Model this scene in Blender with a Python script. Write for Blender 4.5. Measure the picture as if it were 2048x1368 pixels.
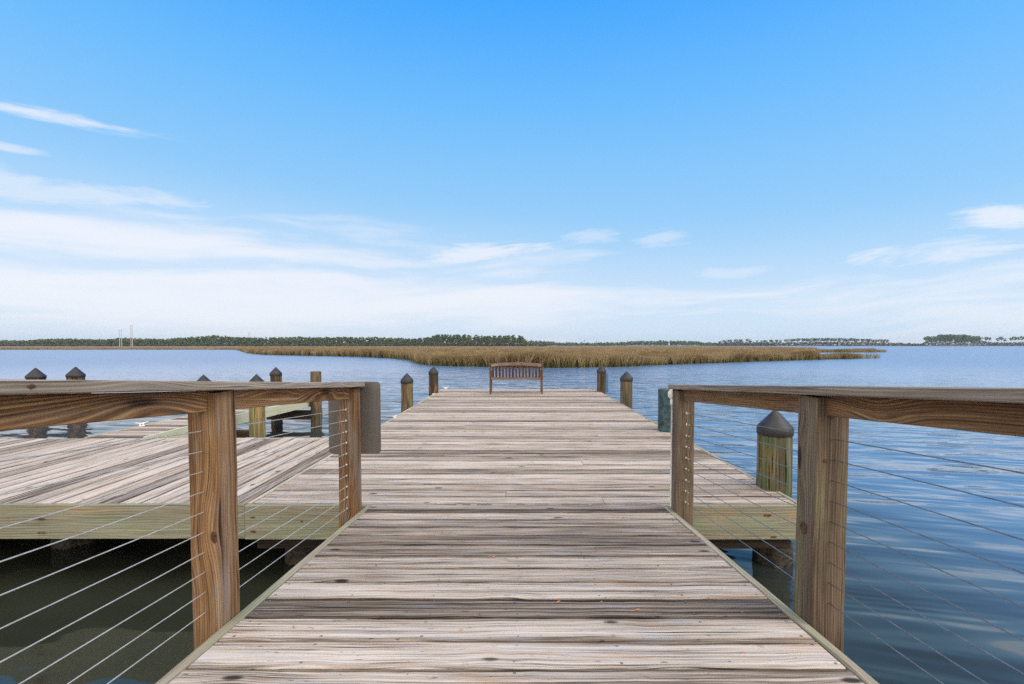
import bpy, math, random
import numpy as np
from mathutils import Vector, Matrix
R = math.radians
random.seed(7); rng = np.random.default_rng(7)
for o in list(bpy.data.objects): bpy.data.objects.remove(o)
sc = bpy.context.scene
COL = sc.collection

# ------------------------------------------------------------------ camera
F = 940.0; PITCH = R(2.0); HZ = 690.0; VX = 1034.0; CZ = 2.05
CY = HZ + F*math.tan(PITCH)
cam = bpy.data.cameras.new('camera'); co = bpy.data.objects.new('camera', cam); COL.objects.link(co)
co.location = (0, 0, CZ); co.rotation_euler = (R(90)-PITCH, 0, 0)
cam.sensor_width = 36; cam.lens = F/2048*36
cam.shift_x = -(VX-1024)/2048; cam.shift_y = (CY-684)/2048
cam.clip_start = .05; cam.clip_end = 8000
sc.camera = co

# ------------------------------------------------------------------ view, world, sun
sc.view_settings.view_transform = 'Standard'; sc.view_settings.look = 'None'
sc.view_settings.gamma = 1; sc.view_settings.exposure = 0.20
SUN_EL, SUN_AZ = 46, 104          # azimuth from +Y towards +X
class NT:
    """tiny node helper"""
    def __init__(s, tree): s.t = tree; s.t.nodes.clear()
    def n(s, typ, ins=None, **kw):
        nd = s.t.nodes.new(typ)
        for k, v in kw.items(): setattr(nd, k, v)
        for k, v in (ins or {}).items():
            so = nd.inputs[k]
            if isinstance(v, bpy.types.NodeSocket): s.t.links.new(v, so)
            else: so.default_value = v
        return nd
    def m(s, op, a, b=0.0, c=0.0, clamp=False):
        return s.n('ShaderNodeMath', {0: a, 1: b, 2: c}, operation=op, use_clamp=clamp).outputs[0]
    def xyz(s, x, y, z=0.0): return s.n('ShaderNodeCombineXYZ', {0: x, 1: y, 2: z}).outputs[0]
    def sep(s, v): return s.n('ShaderNodeSeparateXYZ', {0: v}).outputs
    def noise(s, vec, scale=1.0, detail=2.0, rough=.5, dist=0.0, dim='3D'):
        return s.n('ShaderNodeTexNoise', {'Vector': vec, 'Scale': scale, 'Detail': detail, 'Roughness': rough, 'Distortion': dist}, noise_dimensions=dim).outputs[0]
    def ss(s, x, a, b, lo=0.0, hi=1.0):
        return s.n('ShaderNodeMapRange', {0: x, 1: a, 2: b, 3: lo, 4: hi}, interpolation_type='SMOOTHSTEP').outputs[0]
    def mix(s, f, a, b, mode='MIX'):
        nd = s.n('ShaderNodeMix', data_type='RGBA', blend_type=mode)
        for k, v in ((0, f), (6, a), (7, b)):
            if isinstance(v, bpy.types.NodeSocket): s.t.links.new(v, nd.inputs[k])
            else: nd.inputs[k].default_value = v
        return nd.outputs[2]
    def ramp(s, f, stops):
        nd = s.n('ShaderNodeValToRGB', {0: f}); e = nd.color_ramp.elements
        while len(e) < len(stops): e.new(.5)
        for i, (p, c) in enumerate(stops): e[i].position = p; e[i].color = (*c[:3], 1)
        return nd.outputs[0]
def lin(r, g, b):
    f = lambda c: (c/255/12.92 if c/255 <= .04045 else ((c/255+.055)/1.055)**2.4)
    return (f(r), f(g), f(b))
def L4(*c): return (*lin(*c), 1)

w = bpy.data.worlds.new('World'); sc.world = w; w.use_nodes = True
N = NT(w.node_tree)
d = N.n('ShaderNodeTexCoord').outputs['Generated']
dx, dy, dz = N.sep(d)
el = N.m('ARCSINE', dz); az = N.m('ARCTAN2', dx, dy)
base = N.ramp(N.m('DIVIDE', el, 1.2, clamp=True), [
    (0, lin(212, 232, 250)), (.07, lin(192, 223, 250)), (.17, lin(162, 211, 250)), (.27, lin(141, 202, 251)),
    (.38, lin(110, 190, 254)), (.52, lin(64, 168, 255)), (.8, lin(52, 138, 236)), (1, lin(60, 140, 230))])
# a slightly deeper blue towards the right
base = N.mix(N.ss(az, -.2, .95, 0, .35), base, N.mix(1.0, base, (.62, .87, 1, 1), 'MULTIPLY'))
# streaks run down to the right
tt = N.m('ADD', el, N.m('MULTIPLY', az, -.035))
wob = N.noise(N.xyz(N.m('MULTIPLY', az, 2.2), N.m('MULTIPLY', tt, 7.0), 3.1), 1, 2)
tt2 = N.m('ADD', tt, N.m('MULTIPLY', N.m('SUBTRACT', wob, .5), .10))
n1 = N.noise(N.xyz(N.m('MULTIPLY', az, 1.5), N.m('MULTIPLY', tt2, 16.0), 5.3), 1, 6, .55)
n2 = N.noise(N.xyz(N.m('MULTIPLY', az, 5.0), N.m('MULTIPLY', tt2, 34.0), 9.7), 1, 4, .6)
n = N.m('ADD', N.m('MULTIPLY', n1, .75), N.m('MULTIPLY', n2, .25))
# coverage: full near the horizon at left, thinning upwards and to the right
top = N.ss(az, -.75, .5, .235, .175)
cov = N.ss(N.m('SUBTRACT', top, el), -.09, .11)
cov = N.m('MULTIPLY', cov, N.ss(az, .0, .22, 1.0, .70))
cov = N.m('MULTIPLY', cov, N.ss(el, -.02, .05, .7, 1))
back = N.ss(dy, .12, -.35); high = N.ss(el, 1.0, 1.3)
cov = N.m('MAXIMUM', cov, N.m('MULTIPLY', N.m('MAXIMUM', back, high), .80))  # cloud cover added out of view to whiten the ambient light
q = N.m('ADD', N.m('MULTIPLY', N.m('SUBTRACT', n, .5), 5.6), N.m('MULTIPLY', N.m('SUBTRACT', cov, .5), 1.5))
cloud = N.m('MULTIPLY', N.m('MULTIPLY_ADD', N.ss(q, -.55, 1.3), .9, N.m('MULTIPLY', cov, .1)), N.ss(cov, .0, .35))
cloud = N.m('MAXIMUM', cloud, N.m('MULTIPLY', cov, .42))
n3 = N.noise(N.xyz(N.m('MULTIPLY', az, 8.0), N.m('MULTIPLY', tt2, 45.0), 1.7), 1, 5, .65)
def blob(a0, e0, sa, se, slope, amt, lo=.38, hi=.6):
    da = N.m('SUBTRACT', az, a0)
    de = N.m('SUBTRACT', el, N.m('ADD', e0, N.m('MULTIPLY', da, slope)))
    r2 = N.m('ADD', N.m('POWER', N.m('DIVIDE', N.m('ABSOLUTE', da), sa), 2), N.m('POWER', N.m('DIVIDE', N.m('ABSOLUTE', de), se), 2))
    g = N.m('EXPONENT', N.m('MULTIPLY', r2, -1))
    return N.m('MULTIPLY', N.ss(N.m('ADD', g, N.m('MULTIPLY', N.m('SUBTRACT', n3, .5), 2.2)), .25, 1.05), N.m('MULTIPLY', N.ss(g, .03, .4), amt))
ang = lambda px, py: (math.atan2(px-VX, F), math.atan2(HZ-py, math.hypot(F, px-VX)))
for px, py, sa, se, sl, am in ((40, 226, .15, .009, .06, .8), (20, 300, .05, .007, .05, .6), (60, 375, .28, .030, .04, .6), (960, 508, .15, .024, .05, .85), (400, 455, .14, .010, .0, .6),
                               (1190, 474, .07, .018, .0, .45), (1315, 480, .07, .020, 0, .45), (2010, 442, .07, .024, -.05, .85), (1470, 546, .10, .016, 0, .5), (1850, 505, .12, .03, .02, .75), (300, 470, .35, .02, .02, .5),
                               (700, 560, .5, .03, .0, .5), (1700, 590, .5, .045, 0, .45)):
    a0, e0 = ang(px, py)
    cloud = N.m('MAXIMUM', cloud, blob(a0, e0, sa, se, sl, am))
skyc = N.mix(N.m('MINIMUM', cloud, 1.0), base, L4(240, 244, 253))
# unseen overcast overhead and behind the camera, added and brightened to light the scene
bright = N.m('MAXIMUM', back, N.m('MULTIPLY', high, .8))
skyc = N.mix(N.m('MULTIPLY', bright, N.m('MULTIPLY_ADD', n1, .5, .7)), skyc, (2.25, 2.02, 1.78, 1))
skyt = N.n('ShaderNodeTexSky', sky_type='NISHITA', sun_disc=False, sun_elevation=R(SUN_EL), sun_rotation=R(SUN_AZ), dust_density=1.0)
b1 = N.n('ShaderNodeBackground', {'Color': skyt.outputs[0], 'Strength': .08})
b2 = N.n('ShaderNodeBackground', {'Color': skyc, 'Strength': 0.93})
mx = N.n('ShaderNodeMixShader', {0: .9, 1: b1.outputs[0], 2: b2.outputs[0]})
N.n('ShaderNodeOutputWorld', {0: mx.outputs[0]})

sun = bpy.data.lights.new('sun', 'SUN'); so = bpy.data.objects.new('sun', sun); COL.objects.link(so)
sun.energy = 1.3; sun.angle = R(30); sun.color = (1, .93, .84)
so.rotation_euler = (R(90-SUN_EL), 0, -R(SUN_AZ)+math.pi)
sv = Vector((math.sin(R(SUN_AZ))*math.cos(R(SUN_EL)), math.cos(R(SUN_AZ))*math.cos(R(SUN_EL)), math.sin(R(SUN_EL))))
so.rotation_euler = sv.to_track_quat('Z', 'Y').to_euler()

# ------------------------------------------------------------------ layout helpers
cp, sp = math.cos(PITCH), math.sin(PITCH)
def ray(px, py):
    a, b = px-VX, CY-py
    return Vector((a, cp*F + sp*b, -sp*F + cp*b))
def U(px, py, z):                       # where the ray meets the level z
    r = ray(px, py); k = (z-CZ)/r.z
    return r.x*k, r.y*k
def UY(px, py, Y):                      # x and z at the distance Y
    r = ray(px, py); k = Y/r.y
    return r.x*k, CZ + r.z*k
DZ = .70                                # deck level above the water
YJ = U(1034, 1010, DZ)[1]               # where gangway and platform meet
SL = math.tan(R(4.2))
def rz(y): return DZ + SL*(YJ-y)        # gangway level
def UR(py):                             # distance along the gangway of an image row
    r = ray(VX, py); return (DZ+SL*YJ-CZ)/(r.z/r.y + SL)
YE = U(1034, 778, DZ)[1]
XL, XR = -2.30, 2.42

def tag(o, label=None, cat=None, group=None, kind=None):
    if label: o['label'] = label
    if cat: o['category'] = cat
    if group: o['group'] = group
    if kind: o['kind'] = kind
    return o
def empty(name, loc=(0, 0, 0), rz_=0):
    o = bpy.data.objects.new(name, None); COL.objects.link(o); o.location = loc; o.rotation_euler = (0, 0, rz_); o.empty_display_size = .2
    return o

class MB:
    """collects pieces in world or local coordinates; build() links ONE mesh"""
    def __init__(s): s.v = []; s.f = []; s.uv = []; s.bd = []; s.sm = []
    def add(s, vs, fs, uvs, bd, smooth=False):
        o = len(s.v); s.v += [tuple(p) for p in vs]
        for f, u in zip(fs, uvs):
            s.f.append([i+o for i in f]); s.uv += list(u); s.bd += [bd]*len(f); s.sm.append(smooth)
    def board(s, a, b, w, t, up=(0, 0, 1), seg=1, bev=.003, wob=0., tone=.5, seed=None, cup=0.):
        """beam from a to b; a, b on the centre line of its top face"""
        a, b = Vector(a), Vector(b); ax = (b-a).normalized(); up = Vector(up); up = (up-ax*up.dot(ax)).normalized(); sd = ax.cross(up)
        ln = (b-a).length; seed = random.random() if seed is None else seed
        h = w/2; prof = [(-h+bev, 0), (h-bev, 0), (h, -bev), (h, -t+bev), (h-bev, -t), (-h+bev, -t), (-h, -t+bev), (-h, -bev)]
        per = [0]
        for i in range(8):
            p, q = prof[i], prof[(i+1) % 8]; per.append(per[-1]+math.hypot(p[0]-q[0], p[1]-q[1]))
        u0 = random.random()*3
        w1 = w2 = w3 = 0
        vs = []; us = []
        for k in range(seg+1):
            f = k/seg; c = a+ax*(ln*f)
            if 0 < k < seg or seg > 2:
                w1 = w1*.6+random.gauss(0, wob); w2 = w2*.6+random.gauss(0, wob); w3 = w3*.7+random.gauss(0, wob*.5)
            for i, (x, z) in enumerate(prof):
                x += (w1 if x < 0 else w2)
                vs.append(c+sd*x+up*(z+(w3+cup*abs(x)/h if z > -t/2 else 0)))
            us.append(u0+ln*f)
        fs = []; uv = []
        for k in range(seg):
            for i in range(8):
                j = (i+1) % 8
                fs.append([k*8+i, (k+1)*8+i, (k+1)*8+j, k*8+j]); uv.append([(us[k], per[i]), (us[k+1], per[i]), (us[k+1], per[i+1]), (us[k], per[i+1])])
        e = seg*8
        fs.append([7, 6, 5, 4, 3, 2, 1, 0][::-1][::-1]); uv.append([(u0+prof[i][1]*.3, prof[i][0]) for i in [7, 6, 5, 4, 3, 2, 1, 0]])
        fs.append([e+i for i in range(8)]); uv.append([(u0+prof[i][1]*.3, prof[i][0]) for i in range(8)])
        s.add(vs, fs, uv, (tone, seed, 0, 1))
        # normals are made consistent in build()
    def tube(s, a, b, r0, r1=None, n=10, tone=.5, caps=True, smooth=True, seed=None):
        a, b = Vector(a), Vector(b); r1 = r0 if r1 is None else r1; ax = (b-a).normalized()
        x = ax.orthogonal().normalized(); y = ax.cross(x); ln = (b-a).length; seed = random.random() if seed is None else seed
        vs = []
        for c, r in ((a, r0), (b, r1)):
            for i in range(n):
                t = 2*math.pi*i/n; vs.append(c+(x*math.cos(t)+y*math.sin(t))*r)
        fs = []; uv = []
        for i in range(n):
            j = (i+1) % n; v0, v1 = i/n*6.28*r0, (i+1)/n*6.28*r0
            fs.append([i, j, n+j, n+i]); uv.append([(0, v0), (0, v1), (ln, v1), (ln, v0)])
        s.add(vs, fs, uv, (tone, seed, 0, 1), smooth)
        if caps:
            s.add(vs, [list(range(n))[::-1], [n+i for i in range(n)]], [[(0, 0)]*n, [(0, 0)]*n], (tone, seed, 0, 1))
    def lathe(s, cx, cy, prof, n=24, tone=.5, seed=None, jit=0., top=True, bot=True, ph=0., smooth=True):
        """prof: (radius, z) from bottom to top"""
        seed = random.random() if seed is None else seed; vs = []; m = len(prof)
        rj = [1+random.gauss(0, jit) for _ in range(n)]
        for k, (r, z) in enumerate(prof):
            for i in range(n):
                t = 2*math.pi*i/n+ph; q = r*(rj[i]+random.gauss(0, jit*.4)); vs.append((cx+math.cos(t)*q, cy+math.sin(t)*q, z))
        fs = []; uv = []; R0 = max(p[0] for p in prof)
        ls = [0]
        for k in range(m-1): ls.append(ls[-1]+math.hypot(prof[k+1][0]-prof[k][0], prof[k+1][1]-prof[k][1]))
        for k in range(m-1):
            for i in range(n):
                j = (i+1) % n; v0, v1 = i/n*6.28*R0, (i+1)/n*6.28*R0
                fs.append([k*n+i, k*n+j, (k+1)*n+j, (k+1)*n+i]); uv.append([(ls[k], v0), (ls[k], v1), (ls[k+1], v1), (ls[k+1], v0)])
        s.add(vs, fs, uv, (tone, seed, 0, 1), smooth)
        if top: s.add(vs[-n:], [list(range(n))], [[(p[0], p[1]) for p in vs[-n:]]], (tone, seed, 0, 1))
        if bot: s.add(vs[:n], [list(range(n))[::-1]], [[(0, 0)]*n], (tone, seed, 0, 1))
    def build(s, name, mat, parent=None, loc=None):
        me = bpy.data.meshes.new(name); v = s.v
        if loc is not None: v = [(p[0]-loc[0], p[1]-loc[1], p[2]-loc[2]) for p in v]
        elif parent is not None:
            q = parent.location; v = [(p[0]-q[0], p[1]-q[1], p[2]-q[2]) for p in v]
        me.from_pydata(v, [], s.f)
        ul = me.uv_layers.new(name='UVMap'); ul.data.foreach_set('uv', np.array(s.uv, dtype=np.float32).ravel())
        ca = me.color_attributes.new('bd', 'FLOAT_COLOR', 'CORNER'); ca.data.foreach_set('color', np.array(s.bd, dtype=np.float32).ravel())
        me.polygons.foreach_set('use_smooth', s.sm)
        me.materials.append(mat); me.update()
        o = bpy.data.objects.new(name, me); COL.objects.link(o)
        if parent is not None: o.parent = parent
        if loc is not None: o.location = loc
        return o
def fast_mesh(name, V, T, mat, bd=None, loc=None):
    """numpy mesh: V (n,3), T (m,3 or 4), bd (n,4) per point"""
    me = bpy.data.meshes.new(name); k = T.shape[1]
    me.vertices.add(len(V)); me.vertices.foreach_set('co', V.astype(np.float32).ravel())
    me.loops.add(T.size); me.loops.foreach_set('vertex_index', T.astype(np.int32).ravel())
    me.polygons.add(len(T)); me.polygons.foreach_set('loop_start', np.arange(0, T.size, k, dtype=np.int32))
    if bd is not None:
        ca = me.color_attributes.new('bd', 'FLOAT_COLOR', 'POINT'); ca.data.foreach_set('color', bd.astype(np.float32).ravel())
    me.materials.append(mat); me.update(calc_edges=True); me.validate()
    o = bpy.data.objects.new(name, me); COL.objects.link(o)
    if loc is not None: o.location = loc
    return o

# ------------------------------------------------------------------ materials
def newmat(name):
    m = bpy.data.materials.new(name); m.use_nodes = True; return m, NT(m.node_tree)
def finish(N, **ins):
    p = N.n('ShaderNodeBsdfPrincipled', {k.replace('_', ' '): v for k, v in ins.items()})
    N.n('ShaderNodeOutputMaterial', {0: p.outputs[0]}); return p
def wood(name, stops, streak=.9, fine=.5, patch=.6, ring=.0, ringw=.014, crack=.5, knotamp=.03, knot=.4, tint=None, tintscale=1.5, tintlo=.45, tinthi=.65, tint2=None, rough=.85, bump=.5, vs=1.0, kden=1.0, kfall=3.6, edge=None, wav=.05, xs=1.0):
    m, N = newmat(name)
    uv = N.n('ShaderNodeUVMap', uv_map='UVMap').outputs[0]; u, v, _ = N.sep(uv)
    at = N.n('ShaderNodeAttribute', attribute_name='bd').outputs[0]; tone, seed, ex = N.sep(at)
    X = N.m('ADD', u, N.m('MULTIPLY', seed, 37.0)); Y = N.m('ADD', v, N.m('MULTIPLY', seed, 91.0)); Z = N.m('MULTIPLY', seed, 13.0)
    vo = N.n('ShaderNodeTexVoronoi', {'Vector': N.xyz(N.m('MULTIPLY', X, 1.6*kden), N.m('MULTIPLY', Y, 5.5), Z), 'Scale': 1.0, 'Randomness': 1.0}, voronoi_dimensions='3D', feature='F1').outputs['Distance']
    kw = N.m('EXPONENT', N.m('MULTIPLY', N.m('POWER', N.m('MULTIPLY', vo, kfall), 2.0), -1.0))
    lowf = N.noise(N.xyz(N.m('MULTIPLY', X, 1.3), N.m('MULTIPLY', Y, 5*vs), Z), 1, 1)
    g = N.m('ADD', Y, N.m('ADD', N.m('MULTIPLY', lowf, wav), N.m('MULTIPLY', kw, knotamp)))
    nf = N.noise(N.xyz(N.m('MULTIPLY', X, 5.0*xs), N.m('MULTIPLY', g, 260*vs), Z), 1, 3, .6)
    ns = N.noise(N.xyz(N.m('MULTIPLY', X, .8*xs), N.m('MULTIPLY', g, 46*vs), Z), 1, 5, .68)
    npz = N.noise(N.xyz(N.m('MULTIPLY', X, .9), N.m('MULTIPLY', Y, 7), Z), 1, 3)
    nc = N.noise(N.xyz(N.m('MULTIPLY', X, 1.7*xs), N.m('MULTIPLY', g, 75*vs), N.m('ADD', Z, 5.0)), 1, 3, .5)
    cr = N.m('MULTIPLY', N.ss(nc, .60, .68), N.ss(npz, .38, .56))
    if edge:
        nd = N.noise(N.xyz(N.m('MULTIPLY', X, 1.5), N.m('MULTIPLY', g, 150.0), N.m('ADD', Z, 41.0)), 1, 4, .62)
        ne = N.noise(N.xyz(N.m('MULTIPLY', X, 14.0), N.m('MULTIPLY', Y, 60.0), N.m('ADD', Z, 3.0)), 1, 3, .6)
        cr = N.m('MAXIMUM', cr, N.m('MULTIPLY', N.ss(nd, .56, .64), N.ss(npz, .56, .40, .35, .95)))
        cr = N.m('MAXIMUM', cr, N.m('MULTIPLY', N.ss(ne, .66, .74), .6))
    nm = N.noise(N.xyz(N.m('MULTIPLY', X, 2.3*xs), N.m('MULTIPLY', g, 115*vs), N.m('ADD', Z, 17.0)), 1, 3, .6)
    val = N.m('ADD', tone, N.m('MULTIPLY', N.m('SUBTRACT', ns, .5), streak))
    val = N.m('ADD', val, N.m('MULTIPLY', N.m('SUBTRACT', nm, .5), streak*.9))
    val = N.m('ADD', val, N.m('MULTIPLY', N.m('SUBTRACT', nf, .5), fine))
    val = N.m('ADD', val, N.m('MULTIPLY', N.m('SUBTRACT', npz, .5), patch))
    if edge:
        ed = N.m('ABSOLUTE', N.m('SUBTRACT', v, edge/2)); en = N.m('ADD', ed, N.m('MULTIPLY', N.m('SUBTRACT', npz, .5), .09))
        val = N.m('SUBTRACT', val, N.m('MULTIPLY', N.ss(en, edge*.34, edge*.56), .38))
    if ring:
        rg = N.m('SINE', N.m('MULTIPLY', g, 6.283/ringw))
        rg = N.m('POWER', N.m('ABSOLUTE', N.m('MULTIPLY_ADD', rg, .5, .5)), 1.6)
        val = N.m('ADD', val, N.m('MULTIPLY', N.m('SUBTRACT', rg, .4), ring))
    val = N.m('SUBTRACT', val, N.m('MULTIPLY', cr, crack*(.62 if edge else 1)))
    kc = N.ss(vo, .12, .05); val = N.m('SUBTRACT', val, N.m('MULTIPLY', kc, knot))
    col = N.ramp(N.m('MAXIMUM', N.m('MINIMUM', val, 1), 0), stops)
    if tint:
        tn = N.noise(N.xyz(N.m('MULTIPLY', X, tintscale), N.m('MULTIPLY', Y, tintscale*6), N.m('ADD', Z, 9.0)), 1, 4, .6)
        sc_ = N.m('MULTIPLY_ADD', val, 1.5, .22); col = N.mix(N.ss(tn, tintlo, tinthi, 0, tint[3]), col, N.mix(1.0, N.xyz(sc_, sc_, sc_), (*tint[:3], 1), 'MULTIPLY'))
    if tint2:
        tn = N.noise(N.xyz(N.m('MULTIPLY', X, tintscale*1.4), N.m('MULTIPLY', Y, tintscale*9), N.m('ADD', Z, 29.0)), 1, 4, .6)
        sc_ = N.m('MULTIPLY_ADD', val, 1.5, .22); col = N.mix(N.ss(tn, .52, .70, 0, tint2[3]), col, N.mix(1.0, N.xyz(sc_, sc_, sc_), (*tint2[:3], 1), 'MULTIPLY'))
    hgt = N.m('SUBTRACT', N.m('ADD', N.m('MULTIPLY', nf, .35), N.m('MULTIPLY', ns, .5)), N.m('MULTIPLY', cr, .9))
    bp = N.n('ShaderNodeBump', {'Strength': bump, 'Distance': .004, 'Height': hgt}).outputs[0]
    finish(N, Base_Color=col, Roughness=rough, Normal=bp)
    m.node_tree.nodes['Principled BSDF'].inputs['Specular IOR Level'].default_value = .25
    return m
M = {}
M['deck'] = wood('weathered_deck', [(0, (.026, .020, .015)), (.2, (.10, .077, .057)), (.42, (.24, .192, .148)), (.62, (.46, .39, .322)), (1, (.68, .615, .54))],
                 edge=.176, wav=.012, knotamp=.016, xs=.5, kden=1.5, streak=.85, fine=1.3, patch=.5, crack=.95, tint=(.36, .20, .10, .45), tintscale=2.2, tintlo=.54, tinthi=.74, tint2=(.33, .33, .36, .45), knot=.5, bump=.8)
M['rim'] = wood('weathered_rim', [(0, (.10, .08, .06)), (.4, (.27, .23, .17)), (.7, (.40, .36, .27)), (1, (.55, .50, .40))], streak=.9, fine=.6, patch=.4, crack=.5, tint=(.24, .27, .16, .5))
M['fascia'] = wood('treated_fascia', [(0, (.06, .048, .035)), (.35, (.15, .135, .10)), (.6, (.25, .24, .18)), (1, (.40, .385, .29))], streak=.8, fine=.4, patch=.5, ring=.16, ringw=.022,
                   crack=.25, tint=(.22, .25, .17, .6), tintscale=.9, tintlo=.4, tinthi=.65, tint2=(.42, .27, .12, .35), kden=.5, knot=.7)
M['pale'] = wood('pale_fascia', [(0, (.16, .12, .07)), (.35, (.36, .33, .22)), (.6, (.52, .50, .36)), (1, (.66, .64, .48))], streak=.6, fine=.3, patch=.5, crack=.5, tint=(.36, .42, .24, .4), kden=.5)
M['brown'] = wood('brown_rail', [(0, (.035, .016, .007)), (.3, (.13, .062, .026)), (.6, (.29, .155, .068)), (1, (.55, .35, .165))], streak=.7, fine=.8, patch=.6, ring=.34, ringw=.014, crack=.3, knotamp=.075, kfall=2.8,
                  knot=.45, tint=(.20, .18, .155, .45), tintscale=1.2, tintlo=.5, tinthi=.7, rough=.75, bump=.35, kden=.62)
M['post'] = wood('brown_post', [(0, (.025, .012, .006)), (.3, (.10, .054, .026)), (.6, (.225, .128, .062)), (1, (.42, .27, .14))], streak=.75, fine=.85, patch=.6, ring=.22, wav=.03, ringw=.010, crack=.5, knotamp=.05,
                 knot=.5, tint=(.22, .19, .165, .6), tintscale=1.5, tintlo=.46, tinthi=.62, rough=.8, bump=.5)
M['post_grey'] = wood('grey_post', [(0, (.025, .018, .012)), (.3, (.085, .062, .044)), (.6, (.17, .125, .088)), (1, (.30, .235, .175))], streak=.75, fine=.85, patch=.6, ring=.2, wav=.03, ringw=.012, crack=.55, knotamp=.05,
                      knot=.55, tint=(.19, .21, .10, .45), tintscale=1.5, tintlo=.5, tinthi=.68, rough=.8, bump=.5)
M['cap'] = wood('weathered_cap_rail', [(0, (.045, .036, .028)), (.35, (.16, .13, .10)), (.65, (.29, .245, .195)), (1, (.44, .385, .32))], streak=.8, fine=.5, patch=.4, ring=.2, ringw=.012, crack=.5, tint=(.30, .30, .18, .22), tintscale=1.6, tintlo=.5, tinthi=.7)
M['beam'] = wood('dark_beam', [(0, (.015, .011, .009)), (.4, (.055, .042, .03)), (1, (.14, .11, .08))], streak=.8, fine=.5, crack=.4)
M['piling'] = wood('piling_wood', [(0, (.014, .011, .008)), (.3, (.055, .043, .03)), (.6, (.145, .112, .075)), (1, (.29, .22, .14))], streak=1.1, fine=.6, patch=.9, crack=.8, tint=(.10, .13, .055, .7), tintscale=1.2,
                   tintlo=.45, tinthi=.62, tint2=(.40, .19, .06, .65), rough=.9, bump=.9, vs=.6)
M['piling_green'] = wood('algae_piling_wood', [(0, (.012, .010, .007)), (.3, (.055, .047, .032)), (.6, (.145, .125, .085)), (1, (.28, .245, .17))], streak=1.2, fine=.6, patch=.9, crack=.8, tint=(.085, .12, .05, .8), tintscale=.9,
                         tintlo=.38, tinthi=.58, tint2=(.36, .20, .07, .3), rough=.9, bump=.9, vs=.6)
M['piling_yellow'] = wood('yellowed_piling_wood', [(0, (.03, .022, .013)), (.3, (.11, .085, .042)), (.6, (.24, .185, .09)), (1, (.42, .33, .17))], streak=1.0, fine=.7, patch=.7, crack=.6, tint=(.24, .25, .10, .7), tintscale=1.4,
                          tintlo=.42, tinthi=.6, tint2=(.42, .22, .06, .6), rough=.9, bump=.9, vs=.6)
M['piling_dark'] = wood('dark_piling_wood', [(0, (.012, .010, .008)), (.35, (.04, .032, .022)), (.7, (.12, .085, .05)), (1, (.28, .17, .08))], streak=1.2, fine=.5, patch=.9, crack=.6, tint2=(.45, .19, .05, .7), rough=.9, bump=.9, vs=.6)
M['bench'] = wood('bench_teak', [(0, (.03, .017, .012)), (.35, (.10, .056, .038)), (.65, (.20, .125, .088)), (1, (.38, .28, .21))], streak=.8, fine=.5, patch=.6, crack=.3, tint=(.24, .21, .19, .4))
def plain(name, col, rough=.5, metal=0., var=.15, scale=20., spec=.5, bump=0.):
    m, N = newmat(name)
    tc = N.n('ShaderNodeTexCoord').outputs['Object']; nz = N.noise(tc, scale, 4, .6)
    c2 = tuple(min(1, c*(1+var*2)) for c in col)
    cc = N.mix(N.ss(nz, .3, .7), (*[c*(1-var) for c in col], 1), (*c2, 1))
    kw = {}
    if bump: kw['Normal'] = N.n('ShaderNodeBump', {'Strength': bump, 'Distance': .003, 'Height': nz}).outputs[0]
    p = finish(N, Base_Color=cc, Roughness=rough, Metallic=metal, **kw); p.inputs['Specular IOR Level'].default_value = spec
    return m
M['cone'] = plain('black_plastic', (.018, .0175, .019), .55, var=.25, scale=12)
M['cable'] = plain('steel_cable', (.52, .50, .47), .5, .5, .1)
M['cable_dull'] = plain('dull_steel_cable', (.30, .29, .28), .45, 1.0, .15)
M['steel'] = plain('steel_fitting', (.75, .72, .66), .3, .8, .1)
M['screw'] = plain('screw_steel', (.45, .42, .40), .4, .8, .3)
M['white'] = plain('white_plastic', (.74, .72, .67), .45, var=.08)
M['rust'] = plain('rust_stain', (.10, .04, .02), .9, var=.5, scale=60)
M['knot'] = plain('dark_knot', (.055, .027, .014), .8, var=.5, scale=70)
M['blue'] = plain('blue_sign_back', (.045, .13, .24), .5, var=.2, scale=8)
M['teal'] = plain('teal_pile_wrap', (.018, .045, .052), .6, var=.6, scale=14, bump=.4)
M['barnacle'] = plain('barnacle_crust', (.028, .024, .017), .95, var=.7, scale=40, bump=1)
M['leaf'] = plain('dead_leaf', (.36, .13, .05), .8, var=.4)
M['pole'] = plain('pale_utility_pole', (.42, .40, .38), .8)
M['shell'] = plain('shoal_mud', (.09, .075, .045), .9, var=.4, scale=.2)
# brushed sheet metal
m, N = newmat('brushed_sign_metal')
x, y, z = N.sep(N.n('ShaderNodeTexCoord').outputs['Object'])
nz = N.noise(N.xyz(N.m('MULTIPLY', x, 45), 0., N.m('MULTIPLY', z, 1.2)), 1, 4, .6); nl = N.noise(N.xyz(N.m('MULTIPLY', x, 5), 0., N.m('MULTIPLY', z, .8)), 1, 2)
cc = N.ramp(N.m('ADD', N.m('MULTIPLY', nz, .12), N.m('MULTIPLY', nl, .88)), [(.3, (.07, .067, .064)), (.7, (.19, .175, .16))])
finish(N, Base_Color=cc, Metallic=.3, Roughness=N.m('MULTIPLY_ADD', nl, .2, .38)); M['sheet'] = m
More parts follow.
